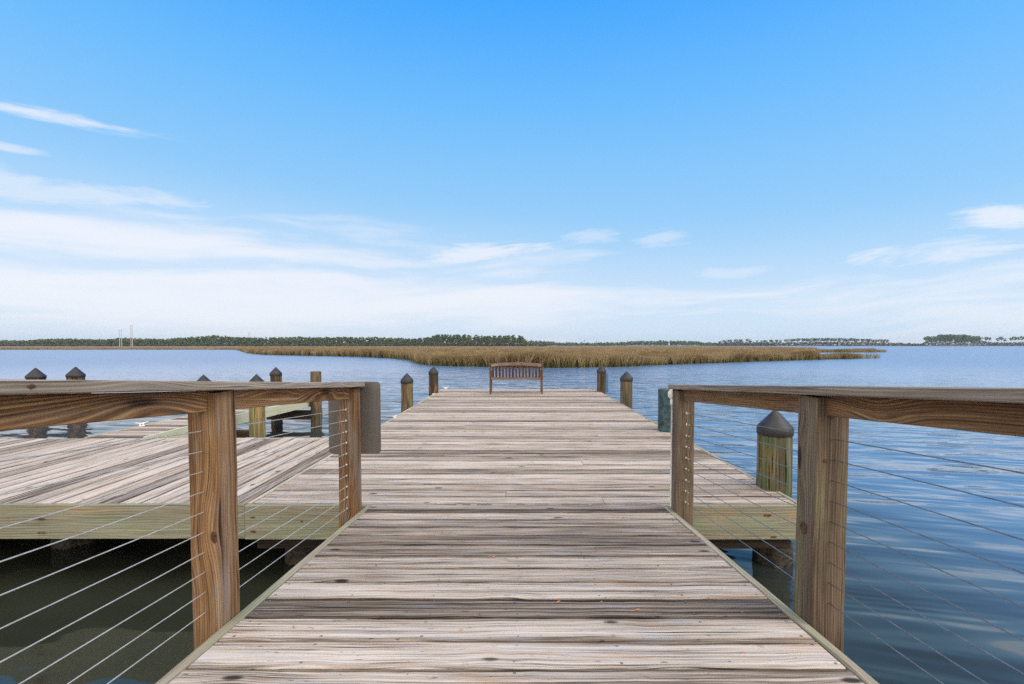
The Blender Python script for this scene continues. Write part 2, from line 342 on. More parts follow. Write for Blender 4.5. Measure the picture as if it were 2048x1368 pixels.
# water
m, N = newmat('bay_water')
gx, gy, gz = N.sep(N.n('ShaderNodeNewGeometry').outputs['Position'])
a = R(-14)
rx = N.m('ADD', N.m('MULTIPLY', gx, math.cos(a)), N.m('MULTIPLY', gy, math.sin(a))); ry = N.m('SUBTRACT', N.m('MULTIPLY', gy, math.cos(a)), N.m('MULTIPLY', gx, math.sin(a)))
swell = N.noise(N.xyz(N.m('MULTIPLY', rx, .55), N.m('MULTIPLY', ry, 1.9)), 1, 2, .45, .6)
rip = N.noise(N.xyz(N.m('MULTIPLY', gx, 2.2), N.m('MULTIPLY', gy, 6.5)), 1, 3, .5, .3)
lanes = N.noise(N.xyz(N.m('MULTIPLY', rx, .05), N.m('MULTIPLY', ry, .28), 2.0), 1, 3, .55)
dist = N.m('POWER', N.m('ADD', N.m('MULTIPLY', gx, gx), N.m('MULTIPLY', gy, gy)), .5)
near = N.ss(dist, 3, 16, .06, 1)
shel = N.m('MULTIPLY', N.ss(N.m('ADD', gx, N.m('MULTIPLY', gy, .1)), .5, 3, .35, 1.0), 1.0)
near = N.m('MULTIPLY', near, N.m('MAXIMUM', shel, N.ss(dist, 9, 20)))
amp = N.m('MULTIPLY', near, N.ss(lanes, .3, .7, .45, 1.15))
hgt = N.m('MULTIPLY', N.m('ADD', N.m('MULTIPLY', swell, .044), N.m('MULTIPLY', rip, .012)), amp)
slow = N.noise(N.xyz(N.m('MULTIPLY', rx, .8), N.m('MULTIPLY', ry, 1.5), 7.0), 1, 1, .4)
long_ = N.noise(N.xyz(N.m('MULTIPLY', rx, .22), N.m('MULTIPLY', ry, 1.3), 4.0), 1, 3, .55, .4)
swn = N.m('ADD', N.m('ADD', N.m('MULTIPLY', swell, N.ss(gx, .3, 3, .006, .022)), N.m('MULTIPLY', slow, .10)), N.m('MULTIPLY', long_, N.ss(gx, .3, 3, .01, .10)))
hgt = N.m('ADD', hgt, swn)
bp = N.n('ShaderNodeBump', {'Strength': 1.0, 'Distance': 1.0, 'Height': hgt}).outputs[0]
water_col = N.mix(N.ss(N.m('ADD', dist, N.m('MULTIPLY', gx, 1.2)), 6, 17), (.026, .031, .022, 1), (.075, .150, .265, 1))
water_col = N.mix(N.ss(dist, 8, 45), water_col, (.12, .20, .36, 1))  # murky green near the deck, bluer and paler with distance
p = finish(N, Base_Color=water_col, Roughness=N.ss(dist, 3, 80, .05, .27), IOR=1.36, Normal=bp); p.inputs['Specular IOR Level'].default_value = .62
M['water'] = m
# grass, soil, foliage
m, N = newmat('marsh_grass')
t, gh, pz = N.sep(N.n('ShaderNodeAttribute', attribute_name='bd').outputs[0])
px_, py_, _ = N.sep(N.n('ShaderNodeNewGeometry').outputs['Position'])
big = N.noise(N.xyz(N.m('MULTIPLY', px_, .22), N.m('MULTIPLY', py_, .10)), 1, 3)
tip = N.ramp(N.m('ADD', N.m('MULTIPLY', t, .55), N.m('MULTIPLY_ADD', big, 1.1, -.32)), [(.12, (.11, .062, .028)), (.42, (.26, .185, .092)), (.7, (.40, .31, .17)), (1, (.62, .50, .30))])
bas = N.ramp(t, [(0, (.09, .09, .03)), (.6, (.22, .21, .075)), (1, (.37, .34, .14))])
cc = N.mix(N.ss(gh, .1, .62), bas, tip)
df = N.n('ShaderNodeBsdfDiffuse', {0: cc}); tr = N.n('ShaderNodeBsdfTranslucent', {0: cc})
N.n('ShaderNodeOutputMaterial', {0: N.n('ShaderNodeMixShader', {0: .25, 1: df.outputs[0], 2: tr.outputs[0]}).outputs[0]}); M['grass'] = m
m, N = newmat('marsh_thatch')
px_, py_, _ = N.sep(N.n('ShaderNodeNewGeometry').outputs['Position'])
big = N.noise(N.xyz(N.m('MULTIPLY', px_, .12), N.m('MULTIPLY', py_, .05)), 1, 3); sm = N.noise(N.xyz(N.m('MULTIPLY', px_, 2.5), N.m('MULTIPLY', py_, 1.0)), 1, 3)
cc = N.ramp(N.m('ADD', N.m('MULTIPLY', big, .6), N.m('MULTIPLY', sm, .4)), [(.3, (.11, .07, .032)), (.5, (.20, .13, .062)), (.7, (.30, .205, .105))])
finish(N, Base_Color=cc, Roughness=.95); M['thatch'] = m
def foliage(name, stops):
    m, N = newmat(name)
    t, b, _ = N.sep(N.n('ShaderNodeAttribute', attribute_name='bd').outputs[0])
    cc = N.ramp(t, stops)
    df = N.n('ShaderNodeBsdfDiffuse', {0: cc}); tr = N.n('ShaderNodeBsdfTranslucent', {0: cc})
    N.n('ShaderNodeOutputMaterial', {0: N.n('ShaderNodeMixShader', {0: .3, 1: df.outputs[0], 2: tr.outputs[0]}).outputs[0]}); return m
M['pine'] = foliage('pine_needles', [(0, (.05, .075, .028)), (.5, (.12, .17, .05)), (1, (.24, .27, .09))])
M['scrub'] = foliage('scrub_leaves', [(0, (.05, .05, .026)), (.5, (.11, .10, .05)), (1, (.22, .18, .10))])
M['trunk'] = plain('pine_bark', (.17, .13, .10), .95, var=.4, scale=1)

# ------------------------------------------------------------------ water and ground
me = bpy.data.meshes.new('water'); S = 2600
me.from_pydata([(-S, -300, 0), (S, -300, 0), (S, S, 0), (-S, S, 0)], [], [(0, 1, 2, 3)]); me.materials.append(M['water'])
o = bpy.data.objects.new('water', me); COL.objects.link(o); tag(o, kind='structure')

def interp(x, pts): return float(np.interp(x, [p[0] for p in pts], [p[1] for p in pts]))
FRONT = [(-700, 700.2), (0, 699.6), (300, 699.3), (470, 699.6), (484, 702), (497, 706.5), (530, 709.5), (620, 711.5), (700, 713), (790, 717), (822, 721), (836, 727), (860, 731), (905, 732.5), (960, 733.5), (1060, 736),
         (1180, 735), (1250, 733.5), (1350, 729), (1450, 725.5), (1600, 720.5), (1660, 718.5), (1740, 717)]
def Dz(py, z=0.0): return U(VX, py, z)[1]
def land(name, pxs, front, back, z, n=10):
    """sheet between two shore lines given as distance functions of the bearing; edges ragged"""
    vs = []; fs = []; m = n+1
    for px in pxs:
        t = (px-VX)/F; y0, y1 = front(px), back(px)
        for k in range(m):
            Y = y0*(y1/y0)**(k/n); vs.append((t*Y, Y, z if k else 0.0-.05))
    for i in range(len(pxs)-1):
        for k in range(n): fs.append((i*m+k, (i+1)*m+k, (i+1)*m+k+1, i*m+k+1))
    me = bpy.data.meshes.new(name); me.from_pydata(vs, [], fs); me.materials.append(M['shell'])
    o = bpy.data.objects.new(name, me); COL.objects.link(o); tag(o, kind='structure'); return o
rag = {}
def fr(px):
    k = round(px/3)
    if k not in rag: rag[k] = random.uniform(-.5, .5)
    return Dz(interp(px, FRONT)+rag[k]*(.25 if px < 480 else .8))
backR = [(-700, 620), (1380, 620), (1440, 500), (1632, 240)]
P1 = list(range(-700, 1633, 6))
land('marsh_ground', P1, fr, lambda px: interp(px, backR), .06)
land('mud_spit', list(range(1632, 1741, 6)), fr, lambda px: fr(px)*interp(px, [(1632, 1.12), (1740, 1.03)]), .05, 3)
land('mud_bar', list(range(1632, 1767, 6)), lambda px: Dz(interp(px, [(1632, 703.8), (1700, 705.4), (1768, 704)])), lambda px: Dz(interp(px, [(1632, 701), (1700, 702.6), (1768, 702.9)])), .05, 3)
fs_ = land('far_shore', list(range(-900, 1060, 40)), lambda px: 545, lambda px: 2400, .5, 3); fs_.data.materials[0] = M['thatch']
land('distant_shore', list(range(1000, 2700, 30)), lambda px: 880+30*math.sin(px*.01), lambda px: 2400, .6, 3)

# ------------------------------------------------------------------ marsh grass
def hfun(X, Y): return 1.02+.20*np.sin(X*.21+1)*np.sin(Y*.17)+.12*np.sin(X*.63+Y*.3)
def tufts(px, Y, h, nb, wd):
    n = len(px); X = (px-VX)/F*Y
    idx = np.repeat(np.arange(n), nb); m = len(idx)
    bx = X[idx]+rng.normal(0, 1, m)*wd[idx]*4; by = Y[idx]+rng.normal(0, 1, m)*wd[idx]*4
    hh = h[idx]*rng.uniform(.66, 1.08, m); an = rng.uniform(-.9, .9, m); ww = wd[idx]*rng.uniform(.6, 1.3, m)
    lx = rng.normal(.05, .17, m)*hh; ly = rng.normal(0, .15, m)*hh
    cx, cy = np.cos(an)*ww/2, np.sin(an)*ww/2
    V = np.empty((m, 4, 3)); z0 = np.zeros(m)
    V[:, 0] = np.stack([bx-cx, by-cy, z0], 1); V[:, 1] = np.stack([bx+cx, by+cy, z0], 1)
    V[:, 2] = np.stack([bx+lx*.4+cx*.8, by+ly*.4+cy*.8, hh*.6], 1); V[:, 3] = np.stack([bx+lx, by+ly, hh], 1)
    T = (np.arange(m)*4)[:, None]+np.array([[0, 1, 2, 3]])
    tone = np.clip(rng.normal(.5, .2, n)[idx]+rng.normal(0, .13, m), 0, 1)
    bd = np.ones((m, 4, 4)); bd[:, :, 0] = tone[:, None]; bd[:, 0, 1] = bd[:, 1, 1] = 0; bd[:, 2, 1] = .6; bd[:, 3, 1] = 1
    return V.reshape(-1, 3), T, bd.reshape(-1, 4)
parts = []
def region(n, p0, p1, front, back, hs, nb=6, pw=1.0, exp=1.0):
    px = rng.uniform(p0, p1, n); f = np.array([front(p) for p in px]); b = np.array([back(p) for p in px])
    t = rng.uniform(0, 1, n)**exp; Y = f*(b/f)**t
    h = hfun((px-VX)/F*Y, Y)*hs; parts.append(tufts(px, Y, h, nb, .020*pw*(Y/42)**.75))
region(15000, 484, 1632, lambda p: fr(p)+.2, lambda p: min(fr(p)+3.5, interp(p, backR)), 1.08, 8)      # dense waterside edge
region(36000, 484, 1632, lambda p: fr(p)+2, lambda p: min(interp(p, backR), 480), 1.0, 6, 1.6, 1.35)
region(5000, -650, 486, lambda p: fr(p)+.5, lambda p: fr(p)+25, .85, 6, 1.6)
region(3000, -650, 486, lambda p: fr(p)+5, lambda p: 520, .9, 6, 2.2)
region(1300, 1630, 1722, fr, lambda p: fr(p)*1.05, .72, 7, .9)
region(130, 1715, 1760, lambda p: Dz(717.5), lambda p: Dz(715), .72, 2, 1.0)
region(1500, 1630, 1750, lambda p: Dz(705), lambda p: Dz(703), .95, 6, 1.2)
region(160, 1745, 1772, lambda p: Dz(704.6), lambda p: Dz(703.6), .7, 3, 1.0)
off = 0; VV = []; TT = []; BB = []
for V, T, B in parts: VV.append(V); TT.append(T+off); BB.append(B); off += len(V)
o = fast_mesh('marsh_grass', np.concatenate(VV), np.concatenate(TT), M['grass'], np.concatenate(BB)); tag(o, 'tan and olive salt marsh grass growing out of the bay', 'marsh grass', kind='stuff')
# matted inner canopy of the marsh
vs = []; fs = []; n = 40; pl = list(range(-700, 1633, 6))
for px in pl:
    y0 = fr(px)+(5 if px > 484 else 14); y1 = max(y0+5, interp(px, backR)-3)
    for k in range(n+1):
        Y = y0*(y1/y0)**(k/n); X = (px-VX)/F*Y; vs.append((X, Y, float(hfun(X, Y))*.58+random.uniform(-.05, .05) if 0 < k < n else 0.03))
for i in range(len(pl)-1):
    for k in range(n): a = i*(n+1)+k; fs.append((a, a+n+1, a+n+2, a+1))
me = bpy.data.meshes.new('marsh_thatch'); me.from_pydata(vs, [], fs); me.materials.append(M['thatch'])
o = bpy.data.objects.new('marsh_thatch', me); COL.objects.link(o); tag(o, 'matted brown grass filling the interior of the marsh', 'marsh grass', kind='stuff')

# ------------------------------------------------------------------ trees
def crown_np(H, Rr, z0, z1, nclump, nq, size, flat=.45, umb=False):
    """leaf quads in clumps; returns V, T, bd"""
    C = []
    for i in range(nclump):
        t = rng.uniform(0, 1); z = z0+(z1-z0)*t
        rr = Rr*((.55+.45*t) if umb else math.sqrt(max(.08, 1-(t*1.0)**2)))*math.sqrt(rng.uniform(.02, 1)); an = rng.uniform(0, 6.283)
        C.append((rr*math.cos(an), rr*math.sin(an), z))
    C = np.array(C); m = nclump*nq; ci = np.repeat(np.arange(nclump), nq); cr = rng.uniform(.22, .42, nclump)*Rr
    q = rng.normal(0, .5, (m, 3))*cr[ci][:, None]; q[:, 2] *= flat
    P = C[ci]+q
    d1 = rng.normal(0, 1, (m, 3)); d1 /= np.linalg.norm(d1, axis=1)[:, None]; d2 = rng.normal(0, 1, (m, 3)); d2 -= d1*(d1*d2).sum(1)[:, None]; d2 /= np.linalg.norm(d2, axis=1)[:, None]
    s = size*rng.uniform(.6, 1.4, m)[:, None]
    V = np.stack([P-d1*s-d2*s*.6, P+d1*s-d2*s*.6, P+d1*s*.7+d2*s*.7, P-d1*s*.7+d2*s*.6], 1).reshape(-1, 3)
    T = (np.arange(m)*4)[:, None]+np.array([[0, 1, 2, 3]])
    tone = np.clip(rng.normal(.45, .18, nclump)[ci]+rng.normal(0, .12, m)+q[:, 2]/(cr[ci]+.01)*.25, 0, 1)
    bd = np.ones((m*4, 4)); bd[:, 0] = np.repeat(tone, 4)
    return V, T, bd
def trunk_mb(H, r, lean=.0, limbs=4, z0=.6, Rr=2.):
    b = MB(); pts = [(lean*H*(k/5)**1.5*.5+random.uniform(-.1, .1), random.uniform(-.1, .1), H*k/5*.97) for k in range(6)]
    for k in range(5): b.tube(pts[k], pts[k+1], r*(1-k*.15), r*(1-(k+1)*.15), 6, caps=False)
    for i in range(limbs):
        f = random.uniform(z0, .93); k = min(4, int(f*5)); q = Vector(pts[k]).lerp(Vector(pts[k+1]), f*5-k); an = random.uniform(0, 6.283); l = Rr*random.uniform(.5, .9)
        b.tube(q, q+Vector((math.cos(an)*l, math.sin(an)*l, l*.35)), r*.35, r*.12, 4, caps=False)
    return b
def protos(kind, n, H, Rr, z0, nclump, nq, size, flat, umb, r=.16):
    out = []
    for i in range(n):
        V, T, B = crown_np(H, Rr, H*z0, H*.97, nclump, nq, size, flat, umb)
        me = fast_mesh('crown', V, T, M['pine'], B); tk = trunk_mb(H, r, random.uniform(-.1, .1), 5, z0*.9, Rr).build('trunk', M['trunk'])
        out.append((me.data, tk.data)); bpy.data.objects.remove(me); bpy.data.objects.remove(tk)
    return out
umb = protos('umbrella', 6, 15, 4.1, .64, 16, 30, .45, .36, True, .24)
tall = protos('tall', 5, 15, 3.0, .42, 26, 24, .45, .6, False, .28)
thin = protos('thin', 3, 12, 1.7, .62, 6, 20, .30, .45, True, .14)
def place(pr, name, X, Y, z, s, sx, label, group):
    e = empty(name, (X, Y, z), random.uniform(0, 6.28)); e.scale = (sx, sx, s)
    for nm, me in (('crown', pr[0]), ('trunk', pr[1])):
        c = bpy.data.objects.new(nm, me); COL.objects.link(c); c.parent = e
    tag(e, label, 'tree', group); return e
def ptree(pr, px, top, Y, Hn, z0, label, group, wide=1.0):
    X, zt = UY(px, top, Y); s = (zt-z0)/Hn
    place(random.choice(pr), 'pine_tree', X, Y, z0, s, s*wide, label, group)
# the grove at mid distance, its trunks showing
TG = [(856, 673.5), (866, 671), (876, 668.5), (884, 667.5), (893, 668), (902, 668.5), (911, 668), (921, 669), (930, 668), (940, 669), (950, 668.5), (960, 669.5), (969, 671), (978, 671), (988, 669.5), (998, 670), (1008, 670.5), (1017, 669), (1027, 669), (1037, 670), (1045, 671.5)]
for px, t in TG:
    for q in range(2):
        ptree(tall, px+random.uniform(-4, 4), t+random.uniform(-.3, 1.6), 545+q*9+random.uniform(-3, 3), 15, .5, 'tall green pine with a bare trunk in the grove behind the marsh', 'pines in the tall grove beyond the bench')
ORD = 'first second third fourth fifth sixth seventh eighth ninth tenth eleventh twelfth thirteenth'.split()
# solitary pines over the low shore
for i_, (px, t) in enumerate(((1132, 683), (1140, 683.5), (1146, 684), (1169, 679.5), (1193, 682), (1197, 682.5), (1255, 681), (1288, 680))):
    ptree(thin, px, t, 850, 12, .6, 'thin lone pine over the low far shoreline, '+ORD[i_]+' from the left', 'lone pines right of the grove', 1.1)
# island pines to the right
ISL = [(1446, 1500, 679.2, 678, 9), (1500, 1545, 681, 679.5, 5), (1522, 1580, 680.5, 677.5, 9), (1580, 1640, 677, 676, 14), (1640, 1715, 676, 676.5, 17), (1715, 1780, 677, 679.5, 13)]
for a_, b_, t0, t1, n_ in ISL:
    for i in range(n_):
        f = (i+random.uniform(0, 1))/n_
        ptree(umb, a_+(b_-a_)*f, t0+(t1-t0)*f+random.uniform(-.5, 1.2), 880+random.uniform(0, 30), 15, .6, 'flat topped pine with sky between the trunks on the long island', 'umbrella pines on the long low island', .95)
for a_, b_, t0, t1, n_ in [(1850, 1880, 673, 670, 8), (1880, 1935, 668.6, 668.8, 26), (1935, 1962, 670, 673, 9)]:
    for i in range(n_):
        f = (i+random.uniform(0, 1))/n_
        ptree(tall if i % 2 else umb, a_+(b_-a_)*f, t0+(t1-t0)*f+random.uniform(-.4, 3), 830+random.uniform(0, 30), 15, .6, 'dark crowded pine in the dense clump on the far right shore', 'pines in the dense right hand clump', .95)
for i_, (px, t) in enumerate(((1852, 674), (1972, 674), (1978, 675), (1996, 676), (2003, 673.5), (2010, 677), (2022, 675), (2029, 673), (2036, 674), (2044, 672.5), (2052, 673), (2064, 675), (2080, 674))):
    ptree(umb, px, t, 850, 15, .6, 'spindly windswept pine on the far right shore, '+ORD[i_]+' from the left', 'spindly pines right of the dense clump', .8)
# continuous woods: one mass each
def woods(name, prof, Ydist, depth, step, zbase, mat, label, rw=3.0, nc=13, nq=16, size=.6, low=.08):
    VV = []; TT = []; BB = []; off = 0; tr = MB(); px = prof[0][0]
    while px < prof[-1][0]:
        for q in range(3):
            Y = Ydist+depth*q/2+random.uniform(-6, 6); p = px+random.uniform(-step, step); _, zt = UY(p, interp(p, prof)+random.uniform(-.3, 1.4)+(2-q)*.9, Y)
            Hh = max(2.5, zt-zbase); V, T, B = crown_np(Hh, rw*random.uniform(.75, 1.25), Hh*low, Hh*.97, nc, nq, size, .6)
            tone = random.gauss(0, .12); B[:, 0] = np.clip(B[:, 0]+tone, 0, 1)
            X = (p-VX)/F*Y; V = V+np.array([[X, Y, zbase]]); VV.append(V); TT.append(T+off); BB.append(B); off += len(V)
            if q == 0 and random.random() < .6 and Hh > 6:
                tr.tube((X, Y-3, zbase), (X+random.uniform(-.4, .4), Y-3, zbase+Hh*.6), .2, .12, 5, caps=False)
        px += step
    if tr.v:   # trunks that show at the wood's edge, same object
        v = np.array(tr.v); f = np.array(tr.f)+off; VV.append(v); TT.append(f); b = np.ones((len(v), 4)); b[:, 0] = .9; BB.append(b)
    o = fast_mesh(name, np.concatenate(VV), np.concatenate(TT), mat, np.concatenate(BB)); tag(o, label, 'woods', kind='stuff')
LEFT = [(-120, 679), (0, 680), (45, 681), (85, 677.5), (150, 677), (210, 678.5), (240, 675.5), (330, 677.5), (392, 672.5), (430, 670.5), (462, 672.5), (520, 675), (575, 673.5), (640, 673.5), (700, 673), (750, 673.5), (790, 675.5), (830, 676), (860, 674)]
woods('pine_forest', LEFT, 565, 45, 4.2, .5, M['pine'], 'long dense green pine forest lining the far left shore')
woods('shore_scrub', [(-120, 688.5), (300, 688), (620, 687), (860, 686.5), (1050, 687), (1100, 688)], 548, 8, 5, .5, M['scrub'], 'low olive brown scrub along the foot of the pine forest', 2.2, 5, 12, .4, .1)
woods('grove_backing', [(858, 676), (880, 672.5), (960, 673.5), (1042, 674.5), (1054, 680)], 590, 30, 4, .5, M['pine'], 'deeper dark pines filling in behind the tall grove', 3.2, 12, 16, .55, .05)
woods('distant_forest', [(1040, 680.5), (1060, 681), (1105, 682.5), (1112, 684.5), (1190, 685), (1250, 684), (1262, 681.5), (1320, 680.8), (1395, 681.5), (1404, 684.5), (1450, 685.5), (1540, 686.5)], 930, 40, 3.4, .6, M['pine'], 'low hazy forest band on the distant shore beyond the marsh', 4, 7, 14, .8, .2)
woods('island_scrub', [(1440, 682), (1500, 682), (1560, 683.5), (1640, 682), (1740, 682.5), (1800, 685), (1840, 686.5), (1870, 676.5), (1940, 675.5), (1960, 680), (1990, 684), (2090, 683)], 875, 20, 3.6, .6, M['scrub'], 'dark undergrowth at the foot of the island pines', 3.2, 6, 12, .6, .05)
# utility poles
def hframe(px, top, base, Y, sep, label):
    X, zt = UY(px, top, Y); zb = .5
    e = empty('utility_pole', (X, Y, zb)); tag(e, label, 'utility pole', 'transmission poles over the far left forest')
    for s in (-1, 1): b = MB(); b.tube((X+s*sep/2, Y, zb), (X+s*sep/2, Y, zt), .34, .24, 8); b.build('pole', M['pole'], e)
    b = MB(); b.board((X-sep*.9, Y, zt-1.4), (X+sep*.9, Y, zt-1.4), .3, .3); b.build('crossarm', M['pole'], e)
hframe(240.5, 659, 693, 520, 2.3, 'pale twin transmission pole, left one of the close pair')
hframe(262.5, 649.5, 690, 535, 1.7, 'tallest pale twin transmission pole, right of the close pair')
hframe(498.5, 663.5, 676, 640, 2.0, 'small faint twin pole rising alone behind the forest')

# ------------------------------------------------------------------ gangway
PW = .184
gw = empty('gangway', (0, 1.5, rz(1.5))); tag(gw, 'sloping weathered plank gangway in the foreground leading down to the pier platform', 'gangway')
b = MB(); y0 = UR(1281.5); ys = [y0+PW*k*.9973 for k in range(-12, 30)]
TONES = {-3: .60, -2: .56, -1: .60, 0: .78, 1: .66, 2: .30, 3: .72, 4: .60, 5: .62, 6: .48, 7: .36, 8: .46, 9: .50, 10: .64, 11: .52, 12: .50, 13: .55}
k = 0; screws = []
up = Vector((0, SL, 1)).normalized()
gx0, gx1 = -1.214, 1.214
for i, ya in enumerate(ys):
    yb = ya+PW*.9973; kk = i-12+1
    if ya > YJ-.02: break
    if yb > YJ-.09: yb = YJ+.034
    gap = random.uniform(.007, .012); mid = (ya+yb)/2; dz = random.uniform(-.0015, .0015)
    c0 = Vector((gx0+random.uniform(0, .006), mid, rz(mid)+dz+(.004 if yb > YJ else 0))); c1 = Vector((gx1-random.uniform(0, .006), mid, rz(mid)+dz+(.004 if yb > YJ else 0)))
    wdt = (yb-ya)/math.cos(R(4.2))-gap
    b.board(c0, c1, wdt, .036, up, seg=40, bev=.0045, wob=.0011, tone=TONES.get(kk, random.uniform(.4, .7)), cup=random.uniform(0, .002))
    for xs in (-1.18, -.81, -.405, 0, .4, .80, 1.18):
        for s in (-1, 1): screws.append((xs+random.uniform(-.012, .012), mid+s*(wdt/2-.028)+random.uniform(-.006, .006)))
b.build('decking', M['deck'], gw)
b = MB()
for x_, y_ in screws:
    z = rz(y_); b.tube((x_, y_, z-.004), (x_, y_, z+.0022), .0042, .0036, 8, tone=.5)
o = b.build('screw_head', M['screw'], gw); tag(o, kind='stuff')
b = MB()
for x_, y_ in screws:
    z = rz(y_); b.tube((x_+.0006, y_+.001, z-.004), (x_+.0006, y_+.001, z+.0010), .0058, .0055, 9)
o = b.build('screw_hole', M['knot'], gw); tag(o, kind='stuff')
for s in (-1, 1):
    b = MB(); b.board((s*1.2415, -.9, rz(-.9)+.003), (s*1.2415, YJ-.012, rz(YJ)+.003), .045, .235, (0, 0, 1), seg=18, bev=.004, wob=.0008, tone=.55); b.build('rim_board', M['rim'], gw)
for x_ in (-.6, 0, .6):
    b = MB(); b.board((x_, -.9, rz(-.9)-.04), (x_, YJ-.01, DZ-.04), .045, .19, tone=.4); b.build('joist', M['beam'], gw)

# ------------------------------------------------------------------ platforms
pf = empty('pier_platform', (0, YJ, 0)); tag(pf, 'wide weathered plank platform ahead of the gangway carrying the bench', 'pier platform')
b = MB(); y = YJ+.040
while y < YE-.05:
    w_ = PW; near = y < 8; t = random.choice([.66, .62, .58, .70, .52, .44, .60, .74, .36])+random.uniform(-.04, .04)
    yb = min(y+w_, YE-.04); gap = random.uniform(.008, .014); mid = (y+yb)/2; dz = random.uniform(-.002, .002)
    if random.random() < .35:      # butt joint in this course
        xs = random.choice((-.9, -.1, .75, 1.2)); cuts = [XL+.042, xs, XR-.042]
    else: cuts = [XL+.042, XR-.042]
    for j in range(len(cuts)-1):
        b.board((cuts[j]+.002, mid, DZ+dz), (cuts[j+1]-.002, mid, DZ+dz+random.uniform(-.001, .001)), yb-y-gap, .036, seg=30 if near else 10, bev=.005, wob=.0012, tone=t+random.uniform(-.06, .06) if j else t, cup=random.uniform(0, .0025))
    y = yb
b.build('decking', M['deck'], pf)
for x_, t_ in ((XL+.019, .75), (XR-.019, .5)):
    b = MB(); b.board((x_, YJ+.039, DZ+.004), (x_, YE, DZ+.004), .038, .286, seg=20, bev=.003, wob=.001, tone=t_); b.build('side_fascia', M['rim'], pf)
b = MB(); b.board((XL, YJ+.019, DZ-.004), (XR, YJ+.019, DZ-.004), .038, .292, seg=6, bev=.003, wob=.0006, tone=.60, seed=.31); b.build('front_fascia', M['fascia'], pf)
b = MB(); b.board((XL+.04, YE-.019, DZ+.002), (XR-.04, YE-.019, DZ+.002), .038, .286, tone=.6); b.build('rear_fascia', M['rim'], pf)
for i, y_ in enumerate((YJ+.16, YJ+1.9, 7.5, 9.3, 11, 13.0)):
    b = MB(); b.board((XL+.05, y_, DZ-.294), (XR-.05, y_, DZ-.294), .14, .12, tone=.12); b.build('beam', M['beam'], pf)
for k in range(6):
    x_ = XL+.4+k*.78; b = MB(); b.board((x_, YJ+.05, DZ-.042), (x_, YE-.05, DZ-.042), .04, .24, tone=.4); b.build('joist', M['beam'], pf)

YF = U(475, 876, DZ)[1]; XO = -9.2
sd = empty('side_platform', (-5, YJ, 0)); tag(sd, 'grey side platform left of the gangway with planks running away from the camera', 'side platform')
b = MB(); x = XL-.002
while x > XO:
    xb = x-PW; yn = YJ+.040-.02*(x/-7); gap = random.uniform(.004, .012); t = random.choice([.7, .64, .6, .74, .5, .68, .42])
    yf = YF-.02+(abs(x)-5.4)*-.02
    b.board(((x+xb)/2, yn, DZ+random.uniform(-.002, .002)), ((x+xb)/2, yf, DZ+random.uniform(-.002, .002)), PW-gap, .036, seg=16, bev=.005, wob=.0012, tone=t, cup=random.uniform(0, .002)); x = xb
b.build('decking', M['deck'], sd)
b = MB(); b.board((XL-.002, YJ+.017, DZ+.004), (XO, YJ-.005, DZ+.004), .038, .292, seg=6, bev=.003, wob=.0006, tone=.55, seed=.77); b.build('front_fascia', M['fascia'], sd)
b = MB(); b.board((XL-.04, YF, DZ+.002), (XO, YF-.09, DZ+.002), .038, .286, tone=.8); b.build('rear_fascia', M['rim'], sd)
for y_ in (YJ+.75, YJ+1.4, YF-.3):
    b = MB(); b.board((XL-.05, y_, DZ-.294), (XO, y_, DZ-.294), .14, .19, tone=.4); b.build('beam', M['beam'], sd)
for k in range(8):
    y_ = YJ+.2+k*.3
    if y_ < YF-.1: b = MB(); b.board((XL-.05, y_, DZ-.042), (XO, y_, DZ-.042), .04, .24, tone=.35); b.build('joist', M['beam'], sd)

FX0, FX1 = -6.28, -5.42; YW = 12.3
fp = empty('finger_pier', (-5.8, YF, 0)); tag(fp, 'narrow finger pier with pale green fascia running out behind the left railing', 'finger pier')
b = MB(); y = YF+.03
def fx1(y): return FX1+.30*max(0, (y-8.5))/3.8
while y < YW:
    b.board((FX0, y+PW/2, DZ+random.uniform(-.002, .002)), (fx1(y)-.04, y+PW/2, DZ+random.uniform(-.002, .002)), PW-.009, .036, seg=3, bev=.004, wob=.001, tone=random.choice([.7, .62, .76, .45, .66, .3])); y += PW
b.build('decking', M['deck'], fp)
b = MB(); b.board((FX1-.019, YF+.03, DZ+.012), (FX1-.019, 8.7, DZ+.012), .038, .286, bev=.004, tone=.72, seg=6, wob=.001); b.board((FX1-.019, 8.7, DZ+.012), (fx1(YW)-.019, YW, DZ+.012), .038, .20, bev=.004, tone=.72, seg=6, wob=.001); b.build('side_fascia', M['pale'], fp)
b = MB(); b.board((FX0-.019, YF+.03, DZ+.004), (FX0-.019, YW, DZ+.004), .038, .286, bev=.003, tone=.8); b.build('side_fascia', M['rim'], fp)
for y_ in (9.05, 11.8):
    b = MB(); b.board((FX0, y_, DZ-.30), (fx1(y_)+.22, y_, DZ-.30), .16, .22, bev=.006, tone=.55); o = b.build('beam', M['beam'], fp)
    b = MB()
    for dz_ in (-.36, -.45): b.tube((fx1(y_)+.1, y_-.11, DZ+dz_), (fx1(y_)+.1, y_-.078, DZ+dz_), .016, n=8)
    b.build('bolt', M['screw'], o)

